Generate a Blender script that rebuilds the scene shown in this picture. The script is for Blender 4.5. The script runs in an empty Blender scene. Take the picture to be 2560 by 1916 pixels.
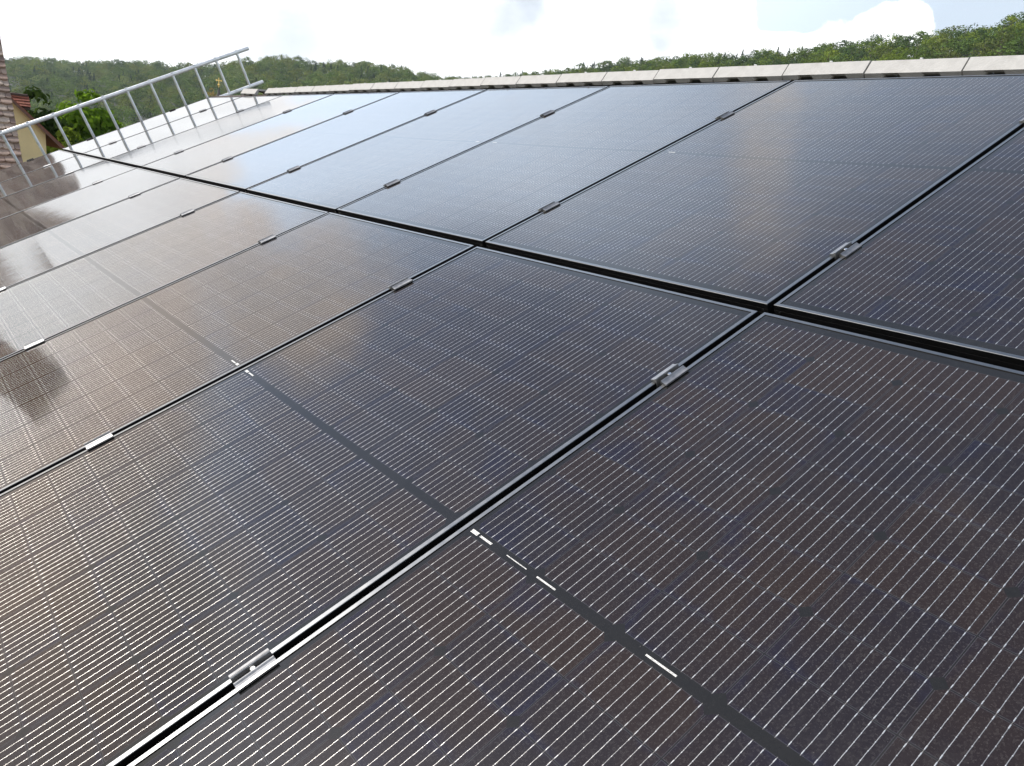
import bpy, math, random
import numpy as np
from mathutils import Vector, Matrix

R = math.radians
random.seed(7)
rng = np.random.default_rng(7)
scene = bpy.context.scene
col = scene.collection

# ------------------------------------------------------------------ camera
PITCH = R(25.0)                       # slope of the roof with the solar array
CT, ST = math.cos(PITCH), math.sin(PITCH)
CAM = Vector((-1.5871, -1.0789, 0.2467))
cam_d = bpy.data.cameras.new('camera')
cam = bpy.data.objects.new('camera', cam_d)
col.objects.link(cam)
cam_d.sensor_fit = 'HORIZONTAL'
cam_d.sensor_width = 36.0
cam_d.lens = 28.08
cam_d.clip_start = 0.05
cam_d.clip_end = 20000
cam.matrix_world = Matrix(((0.7922, 0.0814, -0.6048, CAM.x),
                           (-0.6026, 0.2604, -0.7543, CAM.y),
                           (0.0961, 0.9621, 0.2554, CAM.z),
                           (0, 0, 0, 1)))
scene.camera = cam

# ------------------------------------------------------------------ node helper
class G:
    """thin wrapper for building node graphs"""
    def __init__(self, tree):
        self.t = tree
        tree.nodes.clear()
    def n(self, kind, ins=None, **kw):
        nd = self.t.nodes.new(kind)
        for k, v in kw.items():
            setattr(nd, k, v)
        for k, v in (ins or {}).items():
            self.put(nd.inputs[k], v)
        return nd
    def put(self, sock, v):
        if isinstance(v, bpy.types.NodeSocket):
            self.t.links.new(v, sock)
        elif isinstance(v, bpy.types.Node):
            self.t.links.new(v.outputs[0], sock)
        else:
            sock.default_value = v
    def m(self, op, a, b=None, c=None, clamp=False):
        nd = self.t.nodes.new('ShaderNodeMath')
        nd.operation = op
        nd.use_clamp = clamp
        for i, v in enumerate((a, b, c)):
            if v is not None:
                self.put(nd.inputs[i], v)
        return nd.outputs[0]
    def add(self, a, b): return self.m('ADD', a, b)
    def sub(self, a, b): return self.m('SUBTRACT', a, b)
    def mul(self, a, b): return self.m('MULTIPLY', a, b)
    def div(self, a, b): return self.m('DIVIDE', a, b)
    def lt(self, a, b): return self.m('LESS_THAN', a, b)
    def gt(self, a, b): return self.m('GREATER_THAN', a, b)
    def mx(self, a, b): return self.m('MAXIMUM', a, b)
    def mn(self, a, b): return self.m('MINIMUM', a, b)
    def ab(self, a): return self.m('ABSOLUTE', a)
    def fl(self, a): return self.m('FLOOR', a)
    def fr(self, a): return self.m('FRACT', a)
    def ss(self, x, lo, hi, a=0.0, b=1.0):
        nd = self.t.nodes.new('ShaderNodeMapRange')
        nd.interpolation_type = 'SMOOTHSTEP'
        self.put(nd.inputs[0], x)
        for i, v in enumerate((lo, hi, a, b)):
            self.put(nd.inputs[i + 1], v)
        return nd.outputs[0]
    def lin(self, x, lo, hi, a=0.0, b=1.0):
        nd = self.t.nodes.new('ShaderNodeMapRange')
        self.put(nd.inputs[0], x)
        for i, v in enumerate((lo, hi, a, b)):
            self.put(nd.inputs[i + 1], v)
        return nd.outputs[0]
    def mix(self, f, a, b):
        nd = self.t.nodes.new('ShaderNodeMix')
        nd.data_type = 'RGBA'
        self.put(nd.inputs[0], f)
        self.put(nd.inputs[6], c4(a))
        self.put(nd.inputs[7], c4(b))
        return nd.outputs[2]
    def noise(self, vec, scale, detail=4.0, rough=0.55, dist=0.0):
        nd = self.n('ShaderNodeTexNoise', {'Scale': scale, 'Detail': detail, 'Roughness': rough, 'Distortion': dist})
        if vec is not None:
            self.put(nd.inputs['Vector'], vec)
        return nd.outputs[0]
    def vec(self, x, y, z):
        return self.n('ShaderNodeCombineXYZ', {0: x, 1: y, 2: z}).outputs[0]
    def sep(self, v):
        nd = self.n('ShaderNodeSeparateXYZ', {0: v})
        return nd.outputs[0], nd.outputs[1], nd.outputs[2]
    def dot(self, a, b):
        nd = self.t.nodes.new('ShaderNodeVectorMath')
        nd.operation = 'DOT_PRODUCT'
        self.put(nd.inputs[0], a)
        self.put(nd.inputs[1], b)
        return nd.outputs['Value']

def c4(v):
    if isinstance(v, (tuple, list)) and len(v) == 3:
        return (v[0], v[1], v[2], 1.0)
    return v

# ------------------------------------------------------------------ sky
SUN_AZ, SUN_EL = R(-37.0), R(45.0)    # azimuth from +Y towards +X
def azel(az, el):
    a, e = R(az), R(el)
    return (math.sin(a) * math.cos(e), math.cos(a) * math.cos(e), math.sin(e))
SUN_DIR = Vector(azel(math.degrees(SUN_AZ), math.degrees(SUN_EL)))

world = bpy.data.worlds.new('World')
scene.world = world
world.use_nodes = True
g = G(world.node_tree)
sky = g.n('ShaderNodeTexSky', sky_type='NISHITA')
sky.sun_disc = False
sky.sun_elevation = SUN_EL
sky.sun_rotation = SUN_AZ % (2 * math.pi)
sky.air_density = 1.0
sky.dust_density = 0.6
sky.ozone_density = 1.2
D = g.n('ShaderNodeTexCoord').outputs['Generated']
dx, dy, dz = g.sep(D)
az = g.mul(g.m('ARCTAN2', dx, dy), 57.29578)
el = g.mul(g.m('ARCSINE', dz), 57.29578)
zz = g.add(g.mx(dz, 0.0), 0.16)
flat = g.vec(g.div(dx, zz), g.div(dy, zz), 0.0)
n1 = g.noise(flat, 0.9, 9.0, 0.56, 0.25)
n2 = g.noise(D, 5.0, 7.0, 0.55, 0.2)
n3 = g.noise(D, 2.2, 3.0, 0.5)
# broad cover: the low sky is closed, breaking up higher, open to the right
n4 = g.noise(D, 16.0, 6.0, 0.6, 0.3)
edge_el = g.ss(az, -26.0, 17.0, 34.0, 13.0)
cover = g.ss(g.sub(el, edge_el), -3.0, 7.0, 0.9, 0.0)
cover = g.mx(cover, g.mul(g.ss(el, 10.5, 17.0, 0.95, 0.0), g.ss(az, 70.0, 45.0)))
gap = g.mul(g.ss(az, 51.0, 52.6), g.ss(el, 9.3, 10.4))
gap = g.mul(gap, g.ss(el, 36.0, 16.0))
cover = g.sub(cover, g.mul(gap, 0.85))
cover = g.sub(cover, g.mul(g.mul(g.ss(az, 62.0, 66.0), g.ss(el, 8.5, 10.0)), 0.5))
for (a_, e_, rad, w) in ((43.2, 35.0, 2.8, 0.36), (42.4, 38.4, 2.6, 0.30), (39.2, 41.5, 3.0, 0.40), (44.5, 32.0, 2.4, 0.18), (8.5, 24.0, 4.5, 0.55), (5.0, 26.0, 3.5, 0.3), (50.0, 33.0, 3.0, 0.2), (57.2, 10.0, 1.3, 0.3), (60.4, 10.3, 1.7, 0.62),
                         (30.0, 27.0, 4.0, 0.12), (33.0, 62.0, 7.0, 0.15)):
    ca = g.dot(D, azel(a_, e_))
    cover = g.add(cover, g.mul(g.ss(ca, math.cos(R(rad * 1.7)), math.cos(R(rad * 0.2))), w))
cover = g.sub(cover, g.ss(el, 30.0, 46.0, 0.0, 0.18))
back = g.ss(g.ab(g.sub(az, 10.0)), 95.0, 130.0)  # unseen cloud behind the camera, added to brighten shaded fronts
cover = g.add(cover, g.mul(back, 0.75))
rag = g.add(g.mul(g.sub(n2, 0.5), 0.9), g.mul(g.sub(n4, 0.5), 0.75))
field = g.add(cover, g.add(g.mul(g.sub(n1, 0.5), 0.7), rag))
mask = g.ss(field, g.ss(el, 12.0, 24.0, 0.30, 0.16), g.ss(el, 12.0, 24.0, 0.44, 0.86))
# pale summer haze: whitish low down and in thin high veils
veil = g.add(g.mul(g.ss(n3, 0.25, 0.75, 0.60, 1.0), g.ss(el, 48.0, 29.0, 0.06, 0.95)), g.m('EXPONENT', g.mul(el, -0.085)))
veil = g.mn(veil, 0.9)
hole = g.ss(g.dot(D, azel(4.0, 39.0)), math.cos(R(22.0)), math.cos(R(9.0)), 0.0, 0.88)
veil = g.mul(veil, g.sub(1.0, hole))
# cloud tone: bright with greyer bellies, warmer towards the sun
tone = g.add(g.ss(n1, 0.36, 0.60, 1.20, 1.02), g.mul(g.sub(n2, 0.5), 0.7))
for (a_, e_, rad, w) in ((35.3, 9.8, 1.2, 0.40), (36.8, 9.5, 0.9, 0.30), (45.2, 10.2, 1.2, 0.40), (47.0, 9.9, 0.9, 0.34), (49.0, 9.5, 0.7, 0.2), (20.5, 6.9, 1.8, 0.36), (23.0, 6.3, 1.4, 0.30), (30.5, 9.0, 1.5, 0.25), (39.5, 11.5, 1.2, 0.32), (13.0, 7.2, 1.8, 0.2)):
    ca = g.dot(D, azel(a_, e_))
    blot = g.ss(g.add(ca, g.add(g.mul(g.sub(n2, 0.5), 0.0030), g.mul(g.sub(n4, 0.5), 0.0016))), math.cos(R(rad * 2.6)), math.cos(R(rad * 0.05)))
    tone = g.sub(tone, g.mul(blot, w*0.5))
for (a_, e_, rad) in ((41.0, 37.0, 7.0),):
    tone = g.add(tone, g.mul(g.ss(g.dot(D, azel(a_, e_)), math.cos(R(rad * 1.4)), math.cos(R(rad * 0.6))), 0.12))
tone = g.mul(tone, g.ss(el, 14.0, g.ss(az, 6.0, -6.0, 22.0, 33.0), 1.0, g.ss(az, 6.0, -6.0, 0.80, 0.60)))
tone = g.mx(tone, 0.60)
sd = g.mx(g.dot(D, tuple(SUN_DIR)), 0.0)
warm = g.mul(g.m('POWER', sd, 0.8), g.ss(el, 12.0, 19.0))
ccol = g.mix(warm, (0.96, 0.98, 1.0), g.mix(g.ss(az, 6.0, -8.0), g.mix(g.ss(az, 14.0, 30.0), (1.0, 0.87, 0.78), (1.0, 0.92, 0.86)), (1.0, 0.81, 0.69)))
ccol = g.mix(g.ss(tone, 1.0, 0.6), ccol, (0.78, 0.86, 0.96))
cloud = g.n('ShaderNodeVectorMath', {0: ccol, 'Scale': tone}, operation='SCALE').outputs[0]
blue = g.n('ShaderNodeVectorMath', {0: sky.outputs[0], 'Scale': 0.10}, operation='SCALE').outputs[0]
vs = g.lin(sd, 0.02, 0.60, 0.62, 1.50)
vcol = g.n('ShaderNodeVectorMath', {0: g.mix(g.ss(el, 11.0, 17.0), (0.80, 0.92, 1.06), (0.77, 0.91, 1.09)), 'Scale': vs}, operation='SCALE').outputs[0]
blue = g.mix(veil, blue, vcol)
both = g.mix(mask, blue, cloud)
# bright aureole of the sun in thin cloud
aur = g.add(g.mul(g.m('POWER', sd, 12.0), 0.15), g.mul(g.m('POWER', sd, 90.0), 1.0))
glow = g.n('ShaderNodeVectorMath', {0: (1.0, 0.84, 0.68), 'Scale': aur}, operation='SCALE').outputs[0]
tot = g.n('ShaderNodeVectorMath', {0: both, 1: glow}, operation='ADD').outputs[0]
bg = g.n('ShaderNodeBackground', {'Color': tot, 'Strength': 1.0})
g.n('ShaderNodeOutputWorld', {'Surface': bg})
world.cycles.sampling_method = 'MANUAL'
world.cycles.sample_map_resolution = 512

sun_d = bpy.data.lights.new('sun', 'SUN')
sun_d.energy = 3.6
sun_d.angle = R(0.53)
sun_d.color = (1.0, 0.95, 0.88)
sun = bpy.data.objects.new('sun', sun_d)
sun.rotation_euler = SUN_DIR.to_track_quat('Z', 'Y').to_euler()
col.objects.link(sun)

scene.view_settings.view_transform = 'Standard'
scene.view_settings.look = 'None'
scene.view_settings.gamma = 1
scene.view_settings.exposure = 0.6
scene.cycles.max_bounces = 6
scene.cycles.transparent_max_bounces = 4
scene.cycles.sample_clamp_indirect = 6.0
scene.cycles.caustics_reflective = False
scene.cycles.caustics_refractive = False

# ------------------------------------------------------------------ object helpers
def tag(o, label=None, cat=None, group=None, kind=None):
    if label: o['label'] = label
    if cat: o['category'] = cat
    if group: o['group'] = group
    if kind: o['kind'] = kind
    return o

def empty(name, mw=None, **kw):
    o = bpy.data.objects.new(name, None)
    o.empty_display_size = 0.1
    if mw is not None: o.matrix_world = mw
    col.objects.link(o)
    return tag(o, **kw)

class MB:
    """collects polygons that become ONE mesh"""
    def __init__(self):
        self.v, self.f, self.mi = [], [], []
    def poly(self, pts, mi=0):
        b = len(self.v)
        self.v += [tuple(p) for p in pts]
        self.f.append(tuple(range(b, b + len(pts))))
        self.mi.append(mi)
    def raw(self, vs, fs, mi=0):
        b = len(self.v)
        self.v += [tuple(p) for p in vs]
        for f in fs:
            self.f.append(tuple(i + b for i in f))
            self.mi.append(mi)
    def box(self, lo, hi, mi=0, mw=None):
        x0, y0, z0 = lo; x1, y1, z1 = hi
        vs = [Vector(p) for p in ((x0,y0,z0),(x1,y0,z0),(x1,y1,z0),(x0,y1,z0),(x0,y0,z1),(x1,y0,z1),(x1,y1,z1),(x0,y1,z1))]
        if mw is not None: vs = [mw @ p for p in vs]
        self.raw(vs, ((3,2,1,0),(4,5,6,7),(0,1,5,4),(1,2,6,5),(2,3,7,6),(3,0,4,7)), mi)
    def tube(self, a, b, r, n=10, ry=None, up=None, caps=True, r2=None, mi=0):
        a, b = Vector(a), Vector(b)
        d = (b - a).normalized()
        u = Vector(up) if up else (Vector((0,0,1)) if abs(d.z) < 0.9 else Vector((1,0,0)))
        x = d.cross(u).normalized(); y = x.cross(d)
        ry = ry or r; k = (r2 / r) if r2 is not None else 1.0
        vs = []
        for p, s in ((a, 1.0), (b, k)):
            for i in range(n):
                t = 2 * math.pi * i / n
                vs.append(p + x * (r * s * math.cos(t)) + y * (ry * s * math.sin(t)))
        fs = [(i, (i+1) % n, n + (i+1) % n, n + i) for i in range(n)]
        if caps: fs += [tuple(range(n-1, -1, -1)), tuple(range(n, 2*n))]
        self.raw(vs, fs, mi)
    def extrude(self, prof, ax0, ax1, axis='x', mi=0):
        """closed profile of 2-D points pushed along an axis"""
        def P(t, p):
            return {'x': (t, p[0], p[1]), 'y': (p[0], t, p[1]), 'z': (p[0], p[1], t)}[axis]
        n = len(prof)
        vs = [P(ax0, p) for p in prof] + [P(ax1, p) for p in prof]
        fs = [(i, (i+1) % n, n + (i+1) % n, n + i) for i in range(n)] + [tuple(range(n-1, -1, -1)), tuple(range(n, 2*n))]
        self.raw(vs, fs, mi)
    def mesh(self, name, mats, smooth=False):
        me = bpy.data.meshes.new(name)
        me.from_pydata(self.v, [], self.f)
        for m in (mats if isinstance(mats, (list, tuple)) else [mats]): me.materials.append(m)
        if any(self.mi): me.polygons.foreach_set('material_index', self.mi)
        if smooth: me.polygons.foreach_set('use_smooth', [True] * len(me.polygons))
        me.update()
        fix_normals(me)
        return me
    def build(self, name, mats, parent=None, mw=None, smooth=False, **kw):
        o = bpy.data.objects.new(name, self.mesh(name, mats, smooth))
        col.objects.link(o)
        if parent is not None: o.parent = parent
        if mw is not None: o.matrix_local = mw
        return tag(o, **kw)

import bmesh
def fix_normals(me):
    bm = bmesh.new(); bm.from_mesh(me)
    bmesh.ops.recalc_face_normals(bm, faces=bm.faces)
    bm.to_mesh(me); bm.free()

def np_mesh(name, V, F, mats, mi=None, smooth=False):
    """mesh of equal-size polygons from numpy arrays"""
    me = bpy.data.meshes.new(name)
    k = F.shape[1]
    me.vertices.add(len(V)); me.vertices.foreach_set('co', np.ascontiguousarray(V, np.float32).ravel())
    me.loops.add(F.size); me.loops.foreach_set('vertex_index', np.ascontiguousarray(F, np.int32).ravel())
    me.polygons.add(len(F)); me.polygons.foreach_set('loop_start', np.arange(0, F.size, k, dtype=np.int32))
    for m in (mats if isinstance(mats, (list, tuple)) else [mats]): me.materials.append(m)
    if mi is not None: me.polygons.foreach_set('material_index', np.ascontiguousarray(mi, np.int32))
    if smooth: me.polygons.foreach_set('use_smooth', np.ones(len(F), bool))
    me.update(calc_edges=True)
    return me

def link(name, me, parent=None, **kw):
    o = bpy.data.objects.new(name, me)
    col.objects.link(o)
    if parent is not None: o.parent = parent
    return tag(o, **kw)

def copy_tree(o, parent=None):
    c = o.copy(); col.objects.link(c)
    if parent is not None:
        c.parent = parent
    for ch in list(o.children): copy_tree(ch, c)
    return c

# roof frame: local x = up the slope (s), y = along the ridge (u), z = out of the roof (n)
def roof_mw(s, u, n=0.0):
    return Matrix(((CT, 0, -ST, s*CT - n*ST), (0, 1, 0, u), (ST, 0, CT, s*ST + n*CT), (0, 0, 0, 1)))
def rw(s, u, n=0.0):
    return Vector((s*CT - n*ST, u, s*ST + n*CT))
def cam_pt(az_, el_, Y):
    """world point at a viewing direction, at depth Y beyond the camera"""
    d = azel(az_, el_)
    k = Y / d[1]
    return Vector((CAM.x + d[0]*k, CAM.y + Y, CAM.z + d[2]*k))

# ------------------------------------------------------------------ materials
def new_mat(name):
    m = bpy.data.materials.new(name)
    m.use_nodes = True
    return m, G(m.node_tree)

def simple(name, base, rough=0.6, metal=0.0, var=0.15, scale=30.0, bump=0.0, bscale=200.0, spec=0.5, stain=None):
    m, g = new_mat(name)
    co = g.n('ShaderNodeTexCoord').outputs['Object']
    n = g.noise(co, scale, 6.0, 0.6)
    cd = g.mix(g.ss(n, 0.3, 0.7), tuple(b*(1-var) for b in base), tuple(min(1, b*(1+var)) for b in base))
    if stain:
        cd = g.mix(g.mul(g.ss(g.noise(co, stain[1], 7.0, 0.65), 0.52, 0.72), stain[2]), cd, stain[0])
    ins = {'Base Color': cd, 'Roughness': g.lin(n, 0.25, 0.75, rough*0.85, min(1, rough*1.15)), 'Metallic': metal, 'Specular IOR Level': spec}
    p = g.n('ShaderNodeBsdfPrincipled', ins)
    if bump:
        b = g.n('ShaderNodeBump', {'Height': g.noise(co, bscale, 5.0, 0.6), 'Distance': bump, 'Strength': 0.8})
        g.put(p.inputs['Normal'], b)
    g.n('ShaderNodeOutputMaterial', {'Surface': p})
    return m

# --- solar laminate
PW_, PL_ = 1.1317, 1.7398             # panel width / length
PU, PR, MID = 0.1822, 0.0921, 0.018   # cell pitch across, half-cell pitch along, middle gap
BB = 0.0174                           # busbar pitch
def laminate_material():
    m, g = new_mat('solar_laminate')
    co = g.n('ShaderNodeTexCoord').outputs['Object']
    x, y, z = g.sep(co)
    rnd = g.n('ShaderNodeObjectInfo').outputs['Random']
    yc = g.div(g.add(y, 3*PU), PU)
    ci = g.fl(yc)
    v = g.mul(g.sub(g.fr(yc), 0.5), PU)
    av = g.ab(v)
    ax = g.ab(x)
    xr = g.div(g.sub(ax, MID/2), PR)
    ri = g.fl(xr)
    r = g.mul(g.sub(g.fr(xr), 0.5), PR)
    ar = g.ab(r)
    par = g.m('MODULO', g.add(ri, 20.0), 2.0)
    sgn = g.sub(g.mul(par, 2.0), 1.0)
    inside = g.mul(g.mul(g.gt(xr, 0.0), g.lt(xr, 9.0)), g.lt(g.ab(y), 3*PU))
    cham = g.lt(g.add(g.mul(r, sgn), av), 0.0905 + 0.0452 - 0.011)
    cell = g.mul(g.mul(g.lt(av, 0.0902), g.lt(ar, 0.0451)), g.mul(cham, inside))
    # busbars: round silvered wires with pads and solder dots
    tv = g.div(v, BB)
    wf = g.sub(g.fr(g.add(tv, 10.0)), 0.5)       # -0.5..0.5 around each wire
    wd = g.mul(wf, BB)
    side = g.mul(inside, g.lt(av, BB*5))
    cellid = g.add(g.mul(ci, 7.13), g.add(g.mul(ri, 3.71), g.mul(g.gt(x, 0.0), 31.7)))
    wid = g.add(g.mul(g.fl(g.add(tv, 10.0)), 1.37), cellid)
    wn = g.n('ShaderNodeTexWhiteNoise', {'W': g.add(wid, g.mul(rnd, 77.0))}, noise_dimensions='1D').outputs[0]
    wob = g.mul(g.sub(g.noise(co, 60.0, 2.0), 0.5), 0.0011)
    wdd = g.add(wd, wob)
    end = g.lt(ar, 0.0442)
    wire = g.mul(g.mul(g.lt(g.ab(wdd), 0.00043), side), end)
    dots = g.lt(g.ab(g.sub(g.fr(g.mul(g.add(r, 0.0461), 1/0.0154)), 0.5)), 0.06)
    dot_m = g.mul(g.mul(g.mul(dots, g.lt(g.ab(wdd), 0.00060)), side), g.lt(ar, 0.040))
    pads = g.mul(g.mul(g.mul(g.gt(ar, 0.0370), g.lt(ar, 0.0430)), g.lt(g.ab(wdd), 0.00070)), side)
    strap = g.mul(g.mul(g.lt(g.ab(wdd), 0.00035), side), g.m('SUBTRACT', 1.0, end))
    # scratchy breaks in the shine
    brk = g.noise(g.vec(g.mul(x, 260.0), g.mul(y, 400.0), rnd), 1.0, 3.0, 0.7)
    pad_all = g.mul(g.mx(dot_m, pads), g.ss(brk, 0.28, 0.45))
    metal = g.mx(g.mx(g.mul(wire, g.ss(brk, 0.22, 0.42, 0.65, 1.0)), pad_all), g.mul(strap, 0.4))
    # cell colours: brown-black and violet-blue silicon, bluer along the edges
    cn = g.n('ShaderNodeTexWhiteNoise', {'W': g.add(cellid, g.mul(rnd, 191.0))}, noise_dimensions='1D').outputs[0]
    patch = g.noise(g.n('ShaderNodeVectorMath', {0: co, 1: g.vec(g.mul(rnd, 90.0), 0.0, cn)}, operation='ADD').outputs[0], 7.0, 4.0, 0.6)
    edge = g.mx(g.ss(av, 0.066, 0.0905), g.ss(ar, 0.030, 0.046))
    bl = g.ss(g.add(g.add(patch, g.mul(edge, 0.10)), g.mul(g.sub(cn, 0.5), 0.06)), 0.52, 0.80)
    brown = g.mix(g.ss(g.add(g.mul(cn, 0.22), g.mul(g.noise(co, 2.6, 4.0, 0.55, 0.3), 1.0)), 0.40, 0.80), (0.0200, 0.0122, 0.0085), (0.0125, 0.0094, 0.0106))
    ccol = g.mix(g.mul(bl, 0.65), brown, (0.0076, 0.0078, 0.0215))
    # contact fingers: very fine light cross lines with sparkle glints painted into the cell colour
    fing = g.lt(g.ab(g.sub(g.fr(g.mul(x, 1/0.0016)), 0.5)), 0.045)
    spk = g.n('ShaderNodeTexVoronoi', {'Vector': co, 'Scale': 420.0}).outputs
    spv = g.n('ShaderNodeSeparateXYZ', {0: spk[1]}).outputs[0]
    sparkle = g.ss(spv, 0.62, 1.0)
    ccol = g.mix(g.mul(fing, g.add(0.03, g.mul(sparkle, 0.16))), ccol, (0.45, 0.44, 0.42))
    ccol = g.mix(g.mul(sparkle, 0.009), ccol, (0.6, 0.56, 0.52))
    sheet = g.mix(g.noise(co, 120.0, 4.0, 0.6), (0.0105, 0.0098, 0.0088), (0.0165, 0.0155, 0.014))
    base = g.mix(cell, sheet, ccol)
    rim = g.mul(g.mul(g.gt(g.mx(g.sub(ar, 0.0443), g.sub(av, 0.0894)), 0.0), cell), 0.07)
    base = g.mix(rim, base, (0.35, 0.36, 0.42))
    # thin dust and dried drops on the glass
    d1 = g.noise(co, 3.0, 7.0, 0.62, 0.3)
    d2 = g.noise(co, 45.0, 5.0, 0.7)
    dust = g.mul(g.ss(g.add(g.mul(d1, 0.7), g.mul(d2, 0.3)), 0.50, 0.72), 0.020)
    fleck = g.n('ShaderNodeTexVoronoi', {'Vector': co, 'Scale': 95.0}).outputs
    fk = g.mul(g.lt(fleck[0], 0.07), g.gt(g.n('ShaderNodeSeparateXYZ', {0: fleck[1]}).outputs[1], 0.90))
    base = g.mix(g.mx(dust, g.mul(fk, 0.18)), base, (0.34, 0.31, 0.27))
    metcol = g.mix(wn, (0.38, 0.365, 0.34), (0.60, 0.58, 0.545))
    metcol = g.mix(pad_all, metcol, (0.72, 0.70, 0.66))
    base = g.mix(metal, base, metcol)
    # rounded wire normals
    prof = g.m('MULTIPLY', g.div(wdd, 0.0006), 0.75)
    prof = g.mul(g.mn(g.mx(prof, -1.3), 1.3), metal)
    jag = g.mul(g.sub(g.noise(g.vec(g.mul(x, 900.0), g.mul(y, 900.0), 0.0), 1.0, 2.0), 0.5), 0.5)
    tang = g.n('ShaderNodeVectorTransform', {0: (0.0, 1.0, 0.0)}, vector_type='VECTOR', convert_from='OBJECT', convert_to='WORLD').outputs[0]
    tanx = g.n('ShaderNodeVectorTransform', {0: (1.0, 0.0, 0.0)}, vector_type='VECTOR', convert_from='OBJECT', convert_to='WORLD').outputs[0]
    gn = g.n('ShaderNodeNewGeometry').outputs['Normal']
    s1 = g.n('ShaderNodeVectorMath', {0: tang, 'Scale': prof}, operation='SCALE').outputs[0]
    s2 = g.n('ShaderNodeVectorMath', {0: tanx, 'Scale': g.mul(jag, metal)}, operation='SCALE').outputs[0]
    nn = g.n('ShaderNodeVectorMath', {0: gn, 1: s1}, operation='ADD').outputs[0]
    nn = g.n('ShaderNodeVectorMath', {0: nn, 1: s2}, operation='ADD').outputs[0]
    nn = g.n('ShaderNodeVectorMath', {0: nn}, operation='NORMALIZE').outputs[0]
    gl = g.n('ShaderNodeBump', {'Height': g.noise(co, 900.0, 2.0), 'Distance': 0.000006, 'Strength': 0.25})
    gl2 = g.n('ShaderNodeBump', {'Height': g.noise(co, 5.0, 2.0), 'Distance': 0.0003, 'Strength': 1.0, 'Normal': gl})
    p = g.n('ShaderNodeBsdfPrincipled', {
        'Base Color': base, 'Metallic': g.mul(metal, 0.9), 'Roughness': g.mix(metal, (0.55,)*3, (0.36,)*3),
        'Specular IOR Level': g.mul(metal, 0.5), 'Normal': nn,
        'Coat Weight': 1.0, 'Coat Roughness': g.lin(d2, 0.3, 0.7, 0.040, 0.075), 'Coat IOR': 1.45, 'Coat Normal': gl2})
    g.n('ShaderNodeOutputMaterial', {'Surface': p})
    return m

def frame_material():
    m, g = new_mat('black_anodised_aluminium')
    co = g.n('ShaderNodeTexCoord').outputs['Object']
    x, y, z = g.sep(co)
    n = g.noise(g.vec(g.mul(x, 3.0), g.mul(y, 3.0), g.mul(z, 300.0)), 12.0, 5.0, 0.6)
    d = g.ss(g.noise(co, 26.0, 6.0, 0.65), 0.5, 0.75)
    cd = g.mix(g.mul(d, 0.22), (0.20, 0.205, 0.21), (0.38, 0.36, 0.33))
    p = g.n('ShaderNodeBsdfPrincipled', {'Base Color': cd, 'Metallic': 0.95, 'Roughness': g.lin(n, 0.3, 0.7, 0.30, 0.40), 'Specular IOR Level': 0.5,
                                         'Coat Weight': 0.4, 'Coat Roughness': 0.3, 'Coat IOR': 1.5})
    g.n('ShaderNodeOutputMaterial', {'Surface': p})
    return m

def label_material():
    m, g = new_mat('printed_white_label')
    co = g.n('ShaderNodeTexCoord').outputs['Generated']
    ob = g.n('ShaderNodeTexCoord').outputs['Object']
    x, y, z = g.sep(ob)
    bars = g.n('ShaderNodeTexWhiteNoise', {'W': g.fl(g.mul(y, 1400.0))}, noise_dimensions='1D').outputs[0]
    rows = g.n('ShaderNodeTexWhiteNoise', {'Vector': g.vec(g.fl(g.mul(y, 1400.0)), g.fl(g.mul(x, 1100.0)), 0.0)}, noise_dimensions='3D').outputs[0]
    gx = g.sep(co)[0]
    inner = g.mul(g.gt(gx, 0.16), g.lt(gx, 0.84))
    ink = g.mul(g.gt(rows, 0.60), inner)
    cd = g.mix(g.mul(ink, 0.75), (0.62, 0.61, 0.58), (0.04, 0.04, 0.04))
    p = g.n('ShaderNodeBsdfPrincipled', {'Base Color': cd, 'Roughness': 0.5, 'Coat Weight': 0.6, 'Coat Roughness': 0.1})
    g.n('ShaderNodeOutputMaterial', {'Surface': p})
    return m

M_LAM = laminate_material()
M_FRAME = frame_material()
M_LABEL = label_material()
M_WEB = simple('gap_shade_and_clamp_black', (0.005, 0.005, 0.0055), 0.55, 0, 0.2, 40.0, spec=0.12)  # black anodised walls, gap shadow darkened into the colour; end clamps share it
M_CLAMP = simple('anodised_clamp_metal', (0.27, 0.27, 0.275), 0.46, 0.9, 0.15, 60.0)
M_BOLT = simple('stainless_bolt', (0.62, 0.61, 0.59), 0.25, 1.0, 0.1, 80.0)
M_ALU = simple('weathered_ladder_aluminium', (0.74, 0.75, 0.76), 0.40, 0.80, 0.12, 14.0, stain=((0.42, 0.43, 0.43), 9.0, 0.5))
M_RIDGE = simple('grey_concrete_tile', (0.362, 0.355, 0.342), 0.85, 0, 0.10, 18.0, 0.0022, 110.0, stain=((0.27, 0.26, 0.24), 7.0, 0.5))
M_ROOFTILE = simple('dark_roof_tile', (0.085, 0.075, 0.068), 0.8, 0, 0.2, 9.0, 0.002, 120.0)
M_CREAM = simple('cream_render', (0.62, 0.56, 0.46), 0.9, 0, 0.05, 6.0, 0.002, 150.0)
M_YELLOW = simple('yellow_render', (0.84, 0.68, 0.38), 0.9, 0, 0.05, 3.0, 0.004, 60.0, stain=((0.70, 0.53, 0.26), 1.2, 0.4))
M_DARKWOOD = simple('dark_brown_boards', (0.060, 0.035, 0.024), 0.75, 0, 0.25, 7.0)
M_BARGE = simple('weathered_brown_bargeboard', (0.15, 0.075, 0.055), 0.7, 0, 0.25, 12.0)
M_GUTTER = simple('zinc_gutter', (0.32, 0.33, 0.34), 0.45, 0.8, 0.1, 12.0)
M_BRICK = simple('dark_chimney_brick', (0.16, 0.075, 0.05), 0.9, 0, 0.35, 14.0)
M_GOLD = simple('gilded_cross', (0.85, 0.58, 0.18), 0.28, 1.0, 0.1, 20.0)
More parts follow.
